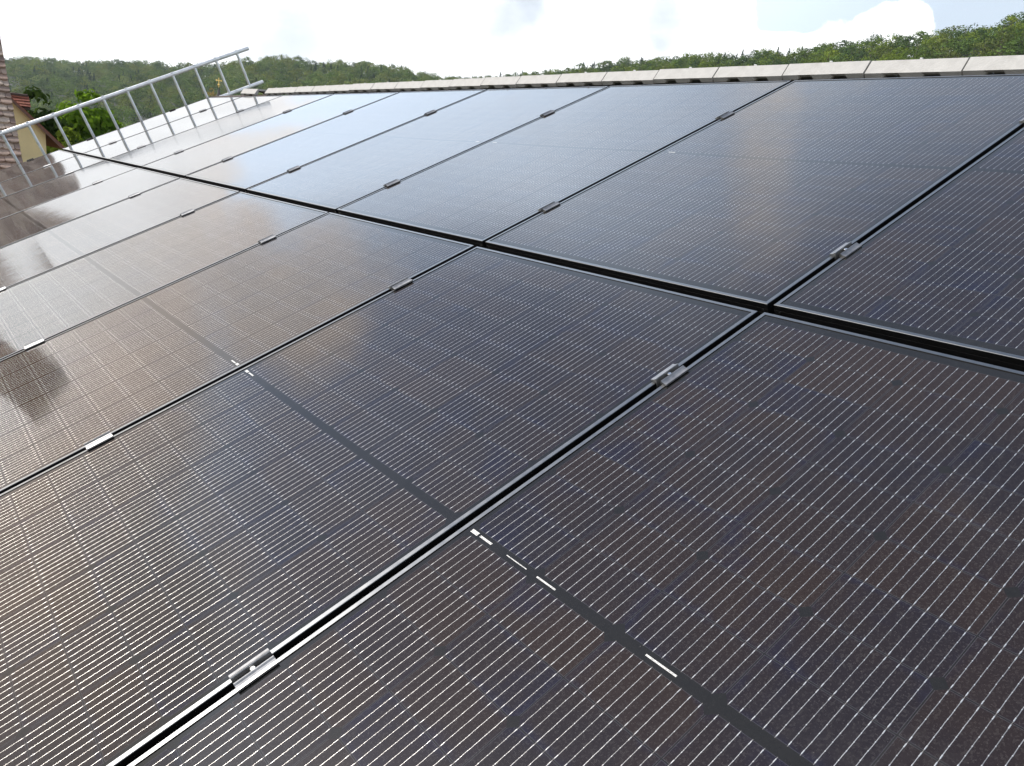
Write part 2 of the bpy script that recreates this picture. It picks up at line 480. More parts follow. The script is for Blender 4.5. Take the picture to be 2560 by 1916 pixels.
M_SLATE = simple('dark_spire_slate', (0.045, 0.036, 0.033), 0.6, 0, 0.3, 3.0)
M_STONE = simple('pale_tower_stone', (0.42, 0.36, 0.28), 0.9, 0, 0.15, 1.0)

def tile_material(name, cols, moss=0.0):
    m, g = new_mat(name)
    geo = g.n('ShaderNodeNewGeometry')
    rd = geo.outputs['Random Per Island']
    ramp = g.n('ShaderNodeValToRGB', {0: rd})
    cr = ramp.color_ramp
    while len(cr.elements) < len(cols): cr.elements.new(0.5)
    for i, cc in enumerate(cols):
        cr.elements[i].position = i / (len(cols) - 1)
        cr.elements[i].color = c4(cc)
    co = g.n('ShaderNodeTexCoord').outputs['Object']
    n = g.noise(co, 30.0, 6.0, 0.65)
    cd = g.mix(g.ss(n, 0.4, 0.75, 0.0, 0.55), ramp.outputs[0], tuple(v*0.45 for v in cols[0]))
    cd = g.mix(g.ss(g.noise(co, 55.0, 5.0, 0.6), 0.58, 0.72, 0.0, 0.5), cd, (0.36, 0.33, 0.28))
    if moss: cd = g.mix(g.ss(g.noise(co, 8.0, 6.0, 0.6), 0.5, 0.7, 0.0, moss), cd, (0.06, 0.07, 0.025))
    b = g.n('ShaderNodeBump', {'Height': n, 'Distance': 0.006, 'Strength': 0.7})
    p = g.n('ShaderNodeBsdfPrincipled', {'Base Color': cd, 'Roughness': 0.85, 'Normal': b})
    g.n('ShaderNodeOutputMaterial', {'Surface': p})
    return m
M_BEAVER = tile_material('old_brown_plain_tile', [(0.24, 0.155, 0.12), (0.36, 0.26, 0.205), (0.17, 0.115, 0.095), (0.46, 0.37, 0.30), (0.29, 0.195, 0.15)])
M_REDTILE = tile_material('red_clay_tile', [(0.30, 0.085, 0.05), (0.38, 0.13, 0.075), (0.24, 0.07, 0.045), (0.34, 0.10, 0.06)], 0.3)

def leaf_material(name, a, b, trans=0.35, scale=0.6):
    m, g = new_mat(name)
    co = g.n('ShaderNodeNewGeometry')
    rd = g.n('ShaderNodeObjectInfo').outputs['Random']
    ri = co.outputs['Random Per Island']
    n = g.noise(co.outputs['Position'], scale, 4.0, 0.6)
    f = g.add(g.add(g.mul(g.sub(n, 0.5), 2.8), g.mul(g.sub(ri, 0.5), 0.30)), g.add(0.30, g.mul(rd, 0.4)))
    cd = g.mix(g.m('ADD', f, 0.0, clamp=True), a, b)
    df = g.n('ShaderNodeBsdfDiffuse', {'Color': cd})
    tr = g.n('ShaderNodeBsdfTranslucent', {'Color': g.mix(0.5, cd, tuple(min(1, v*1.7) for v in b))})
    mx = g.n('ShaderNodeMixShader', {0: trans, 1: df.outputs[0], 2: tr.outputs[0]})
    g.n('ShaderNodeOutputMaterial', {'Surface': mx})
    return m
M_BARK = simple('rough_bark', (0.10, 0.075, 0.055), 0.9, 0, 0.3, 12.0)
LEAF = {
    'mid':   leaf_material('mid_green_leaves', (0.045, 0.08, 0.022), (0.12, 0.185, 0.042), 0.16, 0.12),
    'olive': leaf_material('olive_green_leaves', (0.065, 0.088, 0.024), (0.165, 0.2, 0.048), 0.16, 0.12),
    'deep':  leaf_material('deep_green_leaves', (0.03, 0.056, 0.02), (0.078, 0.125, 0.038), 0.16, 0.12),
    'pale':  leaf_material('pale_green_leaves', (0.085, 0.125, 0.042), (0.19, 0.24, 0.075), 0.16, 0.12),
    'lime':  leaf_material('lime_green_leaves', (0.110, 0.165, 0.018), (0.220, 0.270, 0.030), 0.16, 0.12),
    'gold':  leaf_material('golden_leaves', (0.20, 0.13, 0.02), (0.36, 0.23, 0.03), 0.35, 0.2),
    'fir':   leaf_material('dark_fir_needles', (0.014, 0.030, 0.015), (0.034, 0.062, 0.028), 0.15, 0.12),
    'sunny': leaf_material('sunny_yellow_green_leaves', (0.050, 0.084, 0.013), (0.150, 0.205, 0.030), 0.16, 0.12),
    'near':  leaf_material('sunlit_bright_leaves', (0.045, 0.095, 0.010), (0.165, 0.275, 0.022), 0.42, 2.2),
    'shade': leaf_material('dark_glossy_leaves', (0.012, 0.026, 0.008), (0.060, 0.100, 0.018), 0.30, 1.6),
    'hedge': leaf_material('yellow_green_leaves', (0.060, 0.100, 0.012), (0.190, 0.250, 0.030), 0.40, 1.8),
}

# ------------------------------------------------------------------ the house that carries the array
U_A, U_B = -4.2, 9.78                 # gable to gable
S_EAVE, S_TOP, N_TILE = -2.75, 1.93, -0.135
house = empty('house', Matrix.Translation((0, 0, 0)), label='house whose pitched tile roof carries the black solar array', cat='house')
def roof_side(flip):
    us = np.arange(U_A, U_B + 0.001, 0.05)
    rows = []
    n_rows = 14
    step = (S_TOP - S_EAVE) / n_rows
    for k in range(n_rows):
        s0 = S_EAVE + k*step
        rows.append((s0, 0.028)); rows.append((s0 + step*0.999, 0.0))
    V, F = [], []
    for (s, dn) in rows:
        for u in us:
            w = 0.016*abs(math.sin(math.pi*u/0.15))**0.7
            p = rw(s, u, N_TILE + dn + w)
            V.append(p)
    nu = len(us)
    for a in range(len(rows)-1):
        for b in range(nu-1):
            F.append((a*nu+b, (a+1)*nu+b, (a+1)*nu+b+1, a*nu+b+1))
    V = np.array([tuple(p) for p in V])
    top = rw(S_TOP, 0, N_TILE)
    if flip: V[:, 0] = 2*top.x - V[:, 0]; F = [f[::-1] for f in F]
    return V, np.array(F)
va, fa = roof_side(False); vb, fb = roof_side(True)
RIDGE_X = rw(S_TOP, 0, N_TILE).x
me = np_mesh('roof', np.vstack([va, vb]), np.vstack([fa, fb + len(va)]), M_ROOFTILE)
link('roof', me, house)
GROUND_Z = -6.6
b = MB()
e0, t0 = rw(S_EAVE + 0.35, 0, N_TILE - 0.06), rw(S_TOP, 0, N_TILE - 0.06)
for (ua, ub) in ((U_A + 0.12, U_A + 0.42), (U_B - 0.42, U_B - 0.12)):
    b = MB()
    b.extrude([(e0.x, GROUND_Z), (2*RIDGE_X - e0.x, GROUND_Z), (2*RIDGE_X - e0.x, e0.z), (t0.x, t0.z), (e0.x, e0.z)], ua, ub, 'y')
    b.build('gable_wall', M_CREAM, house)
b = MB()
b.box((e0.x, U_A + 0.425, GROUND_Z), (e0.x + 0.3, U_B - 0.425, e0.z))
b.build('eave_wall', M_CREAM, house)
b = MB()
b.box((2*RIDGE_X - e0.x - 0.3, U_A + 0.425, GROUND_Z), (2*RIDGE_X - e0.x, U_B - 0.425, e0.z))
b.build('eave_wall', M_CREAM, house)
b = MB()
ge = rw(S_EAVE - 0.05, 0, N_TILE - 0.03)
prof = [(ge.x + 0.065*math.cos(t), ge.z + 0.065*math.sin(t)) for t in np.linspace(math.pi, 2*math.pi, 9)]
prof += [(ge.x + 0.06*math.cos(t), ge.z + 0.06*math.sin(t)) for t in np.linspace(2*math.pi, math.pi, 9)]
b.extrude(prof, U_A, U_B, 'y')
b.build('gutter', M_GUTTER, house)

# ------------------------------------------------------------------ ridge tiles
RT = 0.394
lipb, lipt, top_ = rw(1.8325, 0, -0.0145), rw(1.828, 0, 0.0075), rw(1.886, 0, 0.0405)
def ridge_tile_mesh(seed):
    rr = random.Random(seed)
    bm = MB()
    L0, L1 = 0.0025, RT - 0.0055
    # outer skin of the near flank with two drain notches in its lip
    notch = []
    for c in (0.115, 0.275):
        w = 0.029
        notch += [(c - w - 0.012, 0), (c - w, 1), (c + w, 1), (c + w + 0.012, 0)]
    low = [(L0, 0)] + notch + [(L1, 0)]
    for mirror in (False, True):
        def X(p): return 2*RIDGE_X - p if mirror else p
        lp = [(X(lipb.x), y, lipb.z + (0.0115 if k else rr.uniform(-0.0006, 0.0006))) for y, k in low]
        up = [(X(lipt.x), y, lipt.z) for y, k in low]
        tp = [(X(top_.x), y, top_.z) for y, k in low]
        ci = [(RIDGE_X, y, top_.z + 0.006) for y, k in low]
        inn = [(X(lipb.x + 0.018), y, p[2] + 0.002) for (y, k), p in zip(low, lp)]
        inm = [(X(top_.x + 0.010), y, top_.z - 0.018) for y, k in low]
        inc = [(RIDGE_X, y, top_.z - 0.013) for y, k in low]
        rows = [inc, inm, inn, lp, up, tp, ci]
        vs = [p for r_ in rows for p in r_]
        n = len(low)
        fs = []
        for a in range(len(rows) - 1):
            for c in range(n - 1):
                fs.append((a*n + c, a*n + c + 1, (a+1)*n + c + 1, (a+1)*n + c))
        fs.append(tuple(a*n for a in range(len(rows)))); fs.append(tuple(a*n + n - 1 for a in reversed(range(len(rows)))))
        bm.raw(vs, fs)
    bm.v = [(p[0] - RIDGE_X, p[1] - RT/2, p[2] - top_.z) for p in bm.v]
    return bm.mesh('ridge_tile', M_RIDGE)
ridge_meshes = [ridge_tile_mesh(i) for i in range(4)]
for me in ridge_meshes:
    bm = bmesh.new(); bm.from_mesh(me)
    bmesh.ops.remove_doubles(bm, verts=bm.verts, dist=0.0002)
    bmesh.ops.recalc_face_normals(bm, faces=bm.faces)
    bm.to_mesh(me); bm.free()
cb = MB()
cb.box((top_.x + 0.0005, 0.004, top_.z + 0.0008), (top_.x + 0.010, 0.013, top_.z + 0.0062))
clip_me = cb.mesh('ridge_clip', M_BOLT)
ORD = ['first', 'second', 'third', 'fourth', 'fifth', 'sixth', 'seventh', 'eighth', 'ninth', 'tenth', 'eleventh', 'twelfth',
       'thirteenth', 'fourteenth', 'fifteenth', 'sixteenth', 'seventeenth', 'eighteenth', 'nineteenth', 'twentieth', 'twenty-first', 'twenty-second', 'twenty-third']
joints = [0.4695 + RT*k for k in range(-1, 18)]
sag_n = lambda u: -0.011*math.exp(-max(u - 0.2, 0)/0.9)
for i, u0 in enumerate(joints):
    rr = random.Random(100 + i)
    if i == 0: lab = 'grey concrete ridge tile cut off by the right edge of the photo'
    elif i == len(joints) - 1: lab = 'last whole grey ridge tile at the far end, next to the unfinished ridge'
    else: lab = 'grey concrete ridge tile, %s from the right end of the visible ridge' % ORD[i]
    t = empty('ridge_tile', None, label=lab, cat='ridge tile', group='concrete ridge tiles along the roof ridge')
    t.location = (RIDGE_X + rr.uniform(-0.0015, 0.0015), u0 + RT/2, top_.z + sag_n(u0) + rr.uniform(-0.0015, 0.0015))
    t.rotation_euler = (rr.uniform(-0.0030, 0.0030) + 0.006, 0, rr.uniform(-0.004, 0.004))
    link('body', ridge_meshes[i % 4], t)
    link('ridge_clip', clip_me, t).location = (-RIDGE_X, -RT*0.05, -top_.z)
# unfinished far stretch: bare ridge batten with a dark roll, then one loose end tile
uE = joints[-1] + RT
b = MB()
b.extrude([(lipb.x + 0.012, lipb.z - 0.03), (2*RIDGE_X - lipb.x - 0.012, lipb.z - 0.03), (2*RIDGE_X - lipb.x - 0.012, lipb.z + 0.004), (RIDGE_X, lipt.z + 0.012), (lipb.x + 0.012, lipb.z + 0.004)], uE + 0.004, U_B - 0.3, 'y')
tag(b.build('ridge_batten', M_DARKWOOD), 'bare dark ridge batten at the unfinished far end of the ridge', 'batten')
t = empty('ridge_tile', None, label='small grey end tile under the end of the ladder', cat='ridge tile', group='concrete ridge tiles along the roof ridge')
t.location = (RIDGE_X - 0.004, uE + 0.30 + RT/2, top_.z + 0.002); t.rotation_euler = (0.02, 0, 0.05)
link('body', ridge_meshes[1], t)

# ------------------------------------------------------------------ solar panels
P_U = 1.15
SAG = 0.0042                          # the panes hang through a little
GAP_U, GAP_S = 0.0183, 0.0351
def frame_mesh():
    W2, L2 = PW_/2, PL_/2
    # section: (distance inwards from the outer edge, height)
    sec = [(0.0, -0.0350), (0.0, -0.0262), (0.0009, -0.0258), (0.0009, -0.0249), (0.0, -0.0245), (0.0, -0.0142), (0.0009, -0.0138), (0.0009, -0.0130), (0.0, -0.0126),
           (0.0, -0.0008), (0.0008, 0.0), (0.0094, 0.0), (0.0102, -0.0007), (0.0104, -0.0042), (0.0092, -0.0047), (0.0022, -0.0047), (0.0022, -0.0350)]
    cor = [(-1, -1), (1, -1), (1, 1), (-1, 1)]
    bm = MB()
    vs = []
    for sx, sy in cor:
        for d, h in sec: vs.append((sx*(L2 - d), sy*(W2 - d), h))
    n = len(sec)
    fs = []
    for k in range(4):
        a, c = k*n, ((k+1) % 4)*n
        for i in range(n):
            j = (i+1) % n
            bm.raw([vs[a+i], vs[c+i], vs[c+j], vs[a+j]], [(0, 1, 2, 3)], 0 if 9 <= i <= 10 else 1)
    me = bpy.data.meshes.new('frame')
    me.from_pydata(bm.v, [], bm.f)
    me.materials.append(M_FRAME); me.materials.append(M_WEB)
    me.polygons.foreach_set('material_index', bm.mi)
    b2 = bmesh.new(); b2.from_mesh(me)
    bmesh.ops.remove_doubles(b2, verts=b2.verts, dist=0.00005)
    bmesh.ops.recalc_face_normals(b2, faces=b2.faces)
    b2.to_mesh(me); b2.free()
    return me
def laminate_mesh():
    W2, L2 = PW_/2 - 0.003, PL_/2 - 0.003
    nx, ny = 36, 24
    V, F = [], []
    sag = SAG
    for zt_, in ((-0.0016,), (-0.0044,)):
        for i in range(nx+1):
            for j in range(ny+1):
                x = -L2 + 2*L2*i/nx; y = -W2 + 2*W2*j/ny
                zz_ = zt_ - sag*(1 - (x/L2)**2)*(1 - (y/W2)**2)
                V.append((x, y, zz_))
    n1_ = (nx+1)*(ny+1)
    idx = lambda i, j, o=0: i*(ny+1) + j + o
    for i in range(nx):
        for j in range(ny):
            F.append((idx(i,j), idx(i+1,j), idx(i+1,j+1), idx(i,j+1)))
            F.append((idx(i,j+1,n1_), idx(i+1,j+1,n1_), idx(i+1,j,n1_), idx(i,j,n1_)))
    def side(*q):
        b0 = len(V)
        V.extend(V[k] for k in q)
        F.append((b0, b0+1, b0+2, b0+3))
    for i in range(nx):
        side(idx(i,0,n1_), idx(i+1,0,n1_), idx(i+1,0), idx(i,0))
        side(idx(i,ny), idx(i+1,ny), idx(i+1,ny,n1_), idx(i,ny,n1_))
    for j in range(ny):
        side(idx(0,j), idx(0,j+1), idx(0,j+1,n1_), idx(0,j,n1_))
        side(idx(nx,j+1), idx(nx,j), idx(nx,j,n1_), idx(nx,j+1,n1_))
    me = np_mesh('laminate', np.array(V), np.array(F), M_LAM)
    sm = np.zeros(len(F), bool); sm[:2*nx*ny] = True
    me.polygons.foreach_set('use_smooth', sm)
    return me
ME_FRAME, ME_LAM = frame_mesh(), laminate_mesh()
_b = MB(); _b.tube((0, 0, 0), (0.0022, 0, 0), 0.0034, 8); ME_SCREW = _b.mesh('corner_screw', M_BOLT)
def strip_mesh(w, l):
    b = MB()
    prof = []
    b.box((-w/2, -l/2, 0), (w/2, l/2, 0.00025))
    return b.mesh('barcode_label', M_LABEL)
# labels lie in the middle gap: (offset along u, width, length); the glass sags under them
LAB = [(0.535, 0.0075, 0.0195), (0.502, 0.0042, 0.034), (0.415, 0.0016, 0.054), (0.338, 0.0030, 0.046), (0.0925, 0.0030, 0.056)]
LAB_ME = [strip_mesh(w, l) for _, w, l in LAB]
def panel_proto():
    root = empty('solar_panel', Matrix())
    link('frame', ME_FRAME, root)
    link('laminate', ME_LAM, root)
    for sx in (-1, 1):
        for sy in (-1, 1):
            o = link('corner_screw', ME_SCREW, root)
            o.location = (sx*(PL_/2 + 0.0012) - 0.0011*sx - 0.0011, sy*(PW_/2 - 0.014), -0.019)
    return root
def add_labels(root, which):
    W2 = PW_/2 - 0.003
    for k in which:
        yo = LAB[k][0]
        o = link('barcode_label', LAB_ME[k], root)
        slope = SAG*2*yo/W2**2
        o.location = (0.0, yo, -0.00135 - SAG*(1 - (yo/W2)**2))
        o.rotation_euler = (math.atan(slope), 0, 0)
proto = panel_proto()
lower_names = {-1: 'nearest and largest black solar panel, filling the bottom right corner',
               0: 'big black solar panel crossing the bottom left, second from right in the lower row',
               1: 'black solar panel with a tan sky reflection, third from right in the lower row',
               2: 'solar panel, fourth from right in the lower row, cut by the left edge',
               3: 'pale glaring solar panel, fifth from right in the lower row',
               4: 'pale glaring solar panel, sixth from right in the lower row',
               5: 'pale glaring solar panel, seventh from right in the lower row',
               6: 'pale solar panel with a ladder rung reflection, second from last in the lower row',
               7: 'farthest solar panel of the lower row, in front of the yellow gable'}
upper_names = {-1: 'dark solar panel of the upper row cut by the right edge',
               0: 'broad dark solar panel, second from right in the upper row under the ridge',
               1: 'blue-grey solar panel, third from right in the upper row under the ridge',
               2: 'blue-grey solar panel, fourth from right in the upper row under the ridge',
               3: 'light blue solar panel, fifth from right in the upper row',
               4: 'light blue solar panel, sixth from right in the upper row',
               5: 'whitish solar panel mirroring ladder rungs, third from last in the upper row',
               6: 'whitish solar panel mirroring ladder rungs, second from last in the upper row',
               7: 'farthest whitish solar panel of the upper row, right beside the ladder'}
flips = {('L', 1), ('U', 2), ('L', 4), ('U', 5)}
used = False
labelled = []
SEEN_LABELS = {('L', -1): (0, 1, 2, 3, 4), ('L', 0): (0, 1), ('L', 1): (0, 1), ('U', 0): (1,), ('U', 1): (1,), ('U', 2): (1,)}
prs = random.Random(5)
for c in range(-1, 8):
    for row in ('L', 'U'):
        s = (GAP_S/2 + PL_/2) * (1 if row == 'U' else -1)
        o = proto if not used else copy_tree(proto)
        used = True
        mw = roof_mw(s, (c + 0.5)*P_U, prs.uniform(-0.0008, 0.0008))
        mw = mw @ Matrix.Rotation(prs.uniform(-0.0009, 0.0009), 4, 'X') @ Matrix.Rotation(prs.uniform(-0.0008, 0.0008), 4, 'Y')
        if (row, c) in flips: mw = mw @ Matrix.Rotation(math.pi, 4, 'Z')
        o.matrix_world = mw
        labelled.append((o, SEEN_LABELS.get((row, c), ())))
        tag(o, (lower_names if row == 'L' else upper_names)[c], 'solar panel', 'solar panels in two rows on the roof')
for o, which in labelled: add_labels(o, which)

# ------------------------------------------------------------------ clamps
def clamp_parts(end):
    b = MB()
    half = [(-0.0055, -0.030), (-0.0055, 0.0020), (-0.0062, 0.0082), (-0.0074, 0.0094), (-0.0090, 0.0088), (-0.0120, 0.0066), (-0.0160, 0.0050), (-0.0220, 0.0042), (-0.0220, 0.0006),
            (-0.0100, 0.0006), (-0.0085, -0.0005), (-0.0085, -0.0320)]
    if end:
        prof = half[:] + [(0.010, -0.032), (0.010, -0.028), (0.0, -0.028)]
    else:
        prof = half[:-1] + [(-0.0085, -0.0320), (0.0085, -0.0320)] + [(-p, q) for p, q in reversed(half[:-1])]
    b.extrude(prof, -0.035, 0.035, 'x')
    me = b.mesh('clamp_body', M_CLAMP)
    k = MB()
    k.tube((0, 0, -0.030), (0, 0, -0.002), 0.0030, 10)
    k.tube((0, 0, -0.002), (0, 0, 0.0055), 0.0048, 14)
    k.tube((0, 0, 0.0055), (0, 0, 0.0063), 0.0048, 14, r2=0.0040)
    mk = k.mesh('bolt', M_BOLT)
    return me, mk
CL, BOLT = clamp_parts(False)
CLE, _ = clamp_parts(True)
CLE.materials.clear(); CLE.materials.append(M_WEB)
for row, sgn, spots in (('lower', -1, (-0.327, -1.304)), ('upper', 1, (0.321, 1.297))):
    for k in range(0, 8):
        for j, s in enumerate(spots):
            if row == 'lower' and j == 1 and k > 3: continue
            where = 'nearer the row gap' if j == 0 else ('lower down' if row == 'lower' else 'nearer the ridge')
            lab = 'small metal clamp on the %s %s row seam from the right, %s' % (ORD[k], row, where)
            cl = empty('mid_clamp', roof_mw(s + random.uniform(-.003, .003), k*P_U), label=lab, cat='clamp', group='clamps between neighbouring panels')
            link('clamp_body', CL, cl); link('bolt', BOLT, cl)
    for j, s in enumerate(spots if row == 'upper' else spots[:1]):
        lab = 'dark end clamp on the far edge of the %s row, %s' % (row, 'nearer the row gap' if j == 0 else 'nearer the ridge')
        cl = empty('end_clamp', roof_mw(s, 8*P_U) @ Matrix.Rotation(0, 4, 'Z'), label=lab, cat='clamp', group='end clamps on the far edge')
        link('clamp_body', CLE, cl); link('bolt', BOLT, cl)

# ------------------------------------------------------------------ ladder standing on edge beyond the array
UL = 9.5
lad = empty('ladder', roof_mw(0, UL), label='long aluminium ladder standing on edge along the far verge of the roof', cat='ladder')
n_top = lambda s: 0.318 + (s + 0.1)*0.0135
W_L = 0.415
S0, S1 = -2.35, 2.56
def rail(n_of, s0, s1):
    b = MB()
    prof = []
    for i in range(14):
        t = 2*math.pi*i/14
        prof.append((0.0165*math.cos(t), 0.0225*math.copysign(abs(math.sin(t))**0.75, math.sin(t))))
    k = len(prof)
    vs = [(s0, p[0], n_of(s0) + p[1]) for p in prof] + [(s1, p[0], n_of(s1) + p[1]) for p in prof]
    fs = [(i, (i+1) % k, k + (i+1) % k, k + i) for i in range(k)] + [tuple(range(k-1, -1, -1)), tuple(range(k, 2*k))]
    b.raw(vs, fs)
    return b
rail(n_top, S0, S1).build('side_rail', M_ALU, lad)
rail(lambda s: n_top(s) - W_L, S0, S1 + 0.02).build('side_rail', M_ALU, lad)
s = 2.395
while s > S0 + 0.1:
    b = MB()
    b.tube((s, 0, n_top(s) - W_L + 0.004), (s, 0, n_top(s) - 0.004), 0.0150, 10)
    b.tube((s, 0, n_top(s) - 0.030), (s, 0, n_top(s) - 0.018), 0.0185, 10)
    b.tube((s, 0, n_top(s) + 0.016), (s, 0, n_top(s) + 0.027), 0.0150, 10)
    b.build('rung', M_ALU, lad)
    s -= 0.2815

# ------------------------------------------------------------------ neighbouring house with a steep plain-tile roof
def tile_field(x0, x1, s0, s1, tw, ex, thick, rounded=True, seed=1, lap=1.9):
    """overlapping plain tiles on a plane: x across, s up the slope, h out of it"""
    r_ = np.random.default_rng(seed)
    V, F4 = [], []
    ns = 6 if rounded else 1
    arc = []
    if rounded:
        for i in range(ns + 1):
            t = math.pi*i/ns
            arc.append((-math.cos(t)*0.5, -math.sin(t)*0.30))
    else:
        arc = [(-0.5, 0.0), (0.5, 0.0)]
    courses = int((s1 - s0)/ex)
    for k in range(courses):
        off = 0.5 if k % 2 else 0.0
        nt = int((x1 - x0)/tw) + 1
        for j in range(nt + 1):
            xc = x1 - (j + off)*tw + (0 if off else 0)
            w = tw*0.965
            hw = w/2
            lo, hi = xc - hw, xc + hw
            if hi > x1: hi = x1
            if lo >= hi - 0.02 or lo < x0: continue
            sb = s0 + k*ex + r_.uniform(-0.008, 0.008)
            lift = thick*1.9 + r_.uniform(0, thick*0.7)
            sk = r_.uniform(-0.006, 0.006)
            top = sb + ex*lap
            cx, hw = (lo+hi)/2, (hi-lo)/2
            up = [(cx + a*2*hw, sb + (q + 0.3)*tw*0.55 + sk*a, lift) for a, q in arc]
            n = len(up)
            vt = [(cx - hw, top, thick*0.3)] + up + [(cx + hw, top, thick*0.3)]
            vb = [(p[0], p[1], p[2] - thick) for p in vt]
            b0 = len(V)
            V += vt + vb
            m_ = len(vt)
            F4.append((b0 + np.arange(m_)).tolist())
            for i in range(m_ - 1):
                F4.append([b0 + i, b0 + m_ + i, b0 + m_ + i + 1, b0 + i + 1])
    return V, F4
def roof_plane(bm, x0, x1, Y0, z0, pitch, length, off, **kw):
    V, F = tile_field(x0, x1, 0.0, length, **kw)
    cp, sp = math.cos(pitch), math.sin(pitch)
    W = [(p[0], Y0 + p[1]*cp - p[2]*sp, z0 + p[1]*sp + p[2]*cp) for p in V]
    bm.raw(W, F)

Y_B = 17.0
vx = CAM.x + Y_B*math.tan(R(6.81))     # verge
pb = math.atan(1.056)
zb = CAM.z + Y_B/math.cos(R(6.81))*math.tan(R(-2.85))
down = 2.6                             # roof runs on below the visible part
Yr = 19.32
Lr = (Yr - Y_B)/math.cos(pb) + down
Ye, ze = CAM.y + Y_B - down*math.cos(pb), zb - down*math.sin(pb)
Ym, zm = CAM.y + Yr, zb + (Yr - Y_B)*1.056
bh = empty('tiled_house', Matrix.Translation((0, 0, 0)), label='neighbouring house at the left edge with a steep brown plain-tile roof', cat='house')
b = MB()
roof_plane(b, vx - 9.0, vx, Ye, ze, pb, Lr, 0, tw=0.18, ex=0.152, thick=0.036, rounded=True, seed=3)
me = bpy.data.meshes.new('roof'); me.from_pydata(b.v, [], b.f); me.materials.append(M_BEAVER); me.update()
link('roof', me, bh)
b = MB()   # roof body and back slope
xa = vx - 9.0
b.extrude([(Ye, ze - 0.10), (Ye, ze - 0.02), (Ym, zm - 0.02), (2*Ym - Ye, ze - 0.02), (2*Ym - Ye, ze - 0.10)], xa, vx - 0.02, 'x')
b.build('roof_boarding', M_DARKWOOD, bh)
b = MB()
b.box((xa + 0.3, Ye + 0.5, GROUND_Z), (vx - 0.3, 2*Ym - Ye - 0.5, ze + 0.4))
b.build('wall', M_CREAM, bh)
b = MB()
hw = 0.09
for k in range(26):
    x1_ = vx - k*0.35
    b.extrude([(Ym + hw*math.cos(t), zm - 0.05 + hw*math.sin(t)) for t in np.linspace(-0.3, math.pi + 0.3, 9)], x1_ - 0.345, x1_, 'x')
b.build('ridge_capping', M_BEAVER, bh)
# chimney: unseen, added for the dark patch it mirrors in the glass
cx, cy, cz = CAM.x - 1.95, Ym + 0.1, zm - 0.8
b = MB()
b.box((cx - 0.48, cy - 0.40, cz), (cx + 0.48, cy + 0.40, zm + 2.3))
chim = b.build('added_chimney', M_BRICK, bh)
b = MB()
b.box((cx - 0.55, cy - 0.47, zm + 2.303), (cx + 0.55, cy + 0.47, zm + 2.41))
b.build('added_chimney_cap', M_STONE, chim)

# ------------------------------------------------------------------ yellow house with a gable and a small red roof
yh = empty('yellow_house', Matrix.Translation((0, 0, 0)), label='yellow rendered house with brown bargeboard, right of the steep brown roof', cat='house')
Y_Y = 24.0
def yp(az_, el_): return cam_pt(az_, el_, Y_Y)
wr = yp(8.03, -1.0).x                   # right corner of the wall
bl_, bt_ = yp(8.95, -1.36), yp(6.2, 1.33)
slope = (bt_.z - bl_.z)/(bl_.x - bt_.x)
apex_x = bl_.x - 3.4
apex_z = bl_.z + 3.4*slope
wy = CAM.y + Y_Y
zat = lambda x: bl_.z + (bl_.x - x)*slope
b = MB()
left_x = apex_x - (wr - apex_x)
b.extrude([(left_x, GROUND_Z), (wr, GROUND_Z), (wr, zat(wr) - 0.02), (apex_x, apex_z - 0.02), (left_x, zat(wr) - 0.02)], wy, wy + 9.0, 'y')
b.build('wall', M_YELLOW, yh)
b = MB()
th = 0.16
for sg in (1, -1):
    def X(x): return x if sg == 1 else 2*apex_x - x
    b.extrude([(X(bl_.x + 0.02), bl_.z - 0.005), (X(bl_.x + 0.02), bl_.z + 0.04), (X(apex_x), apex_z + 0.06), (X(apex_x), apex_z + 0.0)], wy - 0.20, wy + 9.2, 'y')
b.build('roof', M_REDTILE, yh)
b = MB()
for sg in (1, -1):
    def X(x): return x if sg == 1 else 2*apex_x - x
    b.extrude([(X(bl_.x), bl_.z - 0.055), (X(bl_.x), bl_.z + 0.025), (X(apex_x), apex_z + 0.045), (X(apex_x), apex_z - 0.035)], wy - 0.235, wy - 0.203, 'y')
b.build('bargeboard', M_BARGE, yh)
# small red-tiled dormer riding on the right slope
dm = empty('dormer', Matrix.Translation((0, 0, 0))); dm.parent = yh
p_e, p_r = cam_pt(7.36, 0.83, 24.4), cam_pt(7.28, 1.47, 24.72)
dx1 = p_e.x
b = MB()
pd = math.atan2(p_r.z - p_e.z, 0.33)
roof_plane(b, dx1 - 1.5, dx1, CAM.y + 24.4, p_e.z, pd, math.hypot(0.33, p_r.z - p_e.z) + 0.03, 0, tw=0.125, ex=0.105, thick=0.012, rounded=False, seed=9, lap=1.25)
me = bpy.data.meshes.new('dormer_roof'); me.from_pydata(b.v, [], b.f); me.materials.append(M_REDTILE); me.update()
link('dormer_roof', me, dm)
b = MB()
b.box((dx1 - 1.45, CAM.y + 24.50, p_e.z - 1.1), (dx1 - 0.10, CAM.y + 25.0, p_e.z + 0.045))
b.extrude([(CAM.y + 24.42, p_e.z - 0.045), (CAM.y + 24.42, p_e.z - 0.005), (CAM.y + 24.72, p_r.z - 0.012), (CAM.y + 25.05, p_e.z - 0.005), (CAM.y + 25.05, p_e.z - 0.045)], dx1 - 1.48, dx1 - 0.012, 'x')
b.build('dormer_cheek', M_DARKWOOD, dm)
b = MB()
for k in range(5):
    b.extrude([(CAM.y + 24.73 + 0.05*math.cos(t), p_r.z + 0.005 + 0.05*math.sin(t)) for t in np.linspace(-0.2, math.pi + 0.2, 7)], dx1 - 0.02 - (k+1)*0.3, dx1 - 0.024 - k*0.3, 'x')
b.build('ridge_capping', M_DARKWOOD, dm)

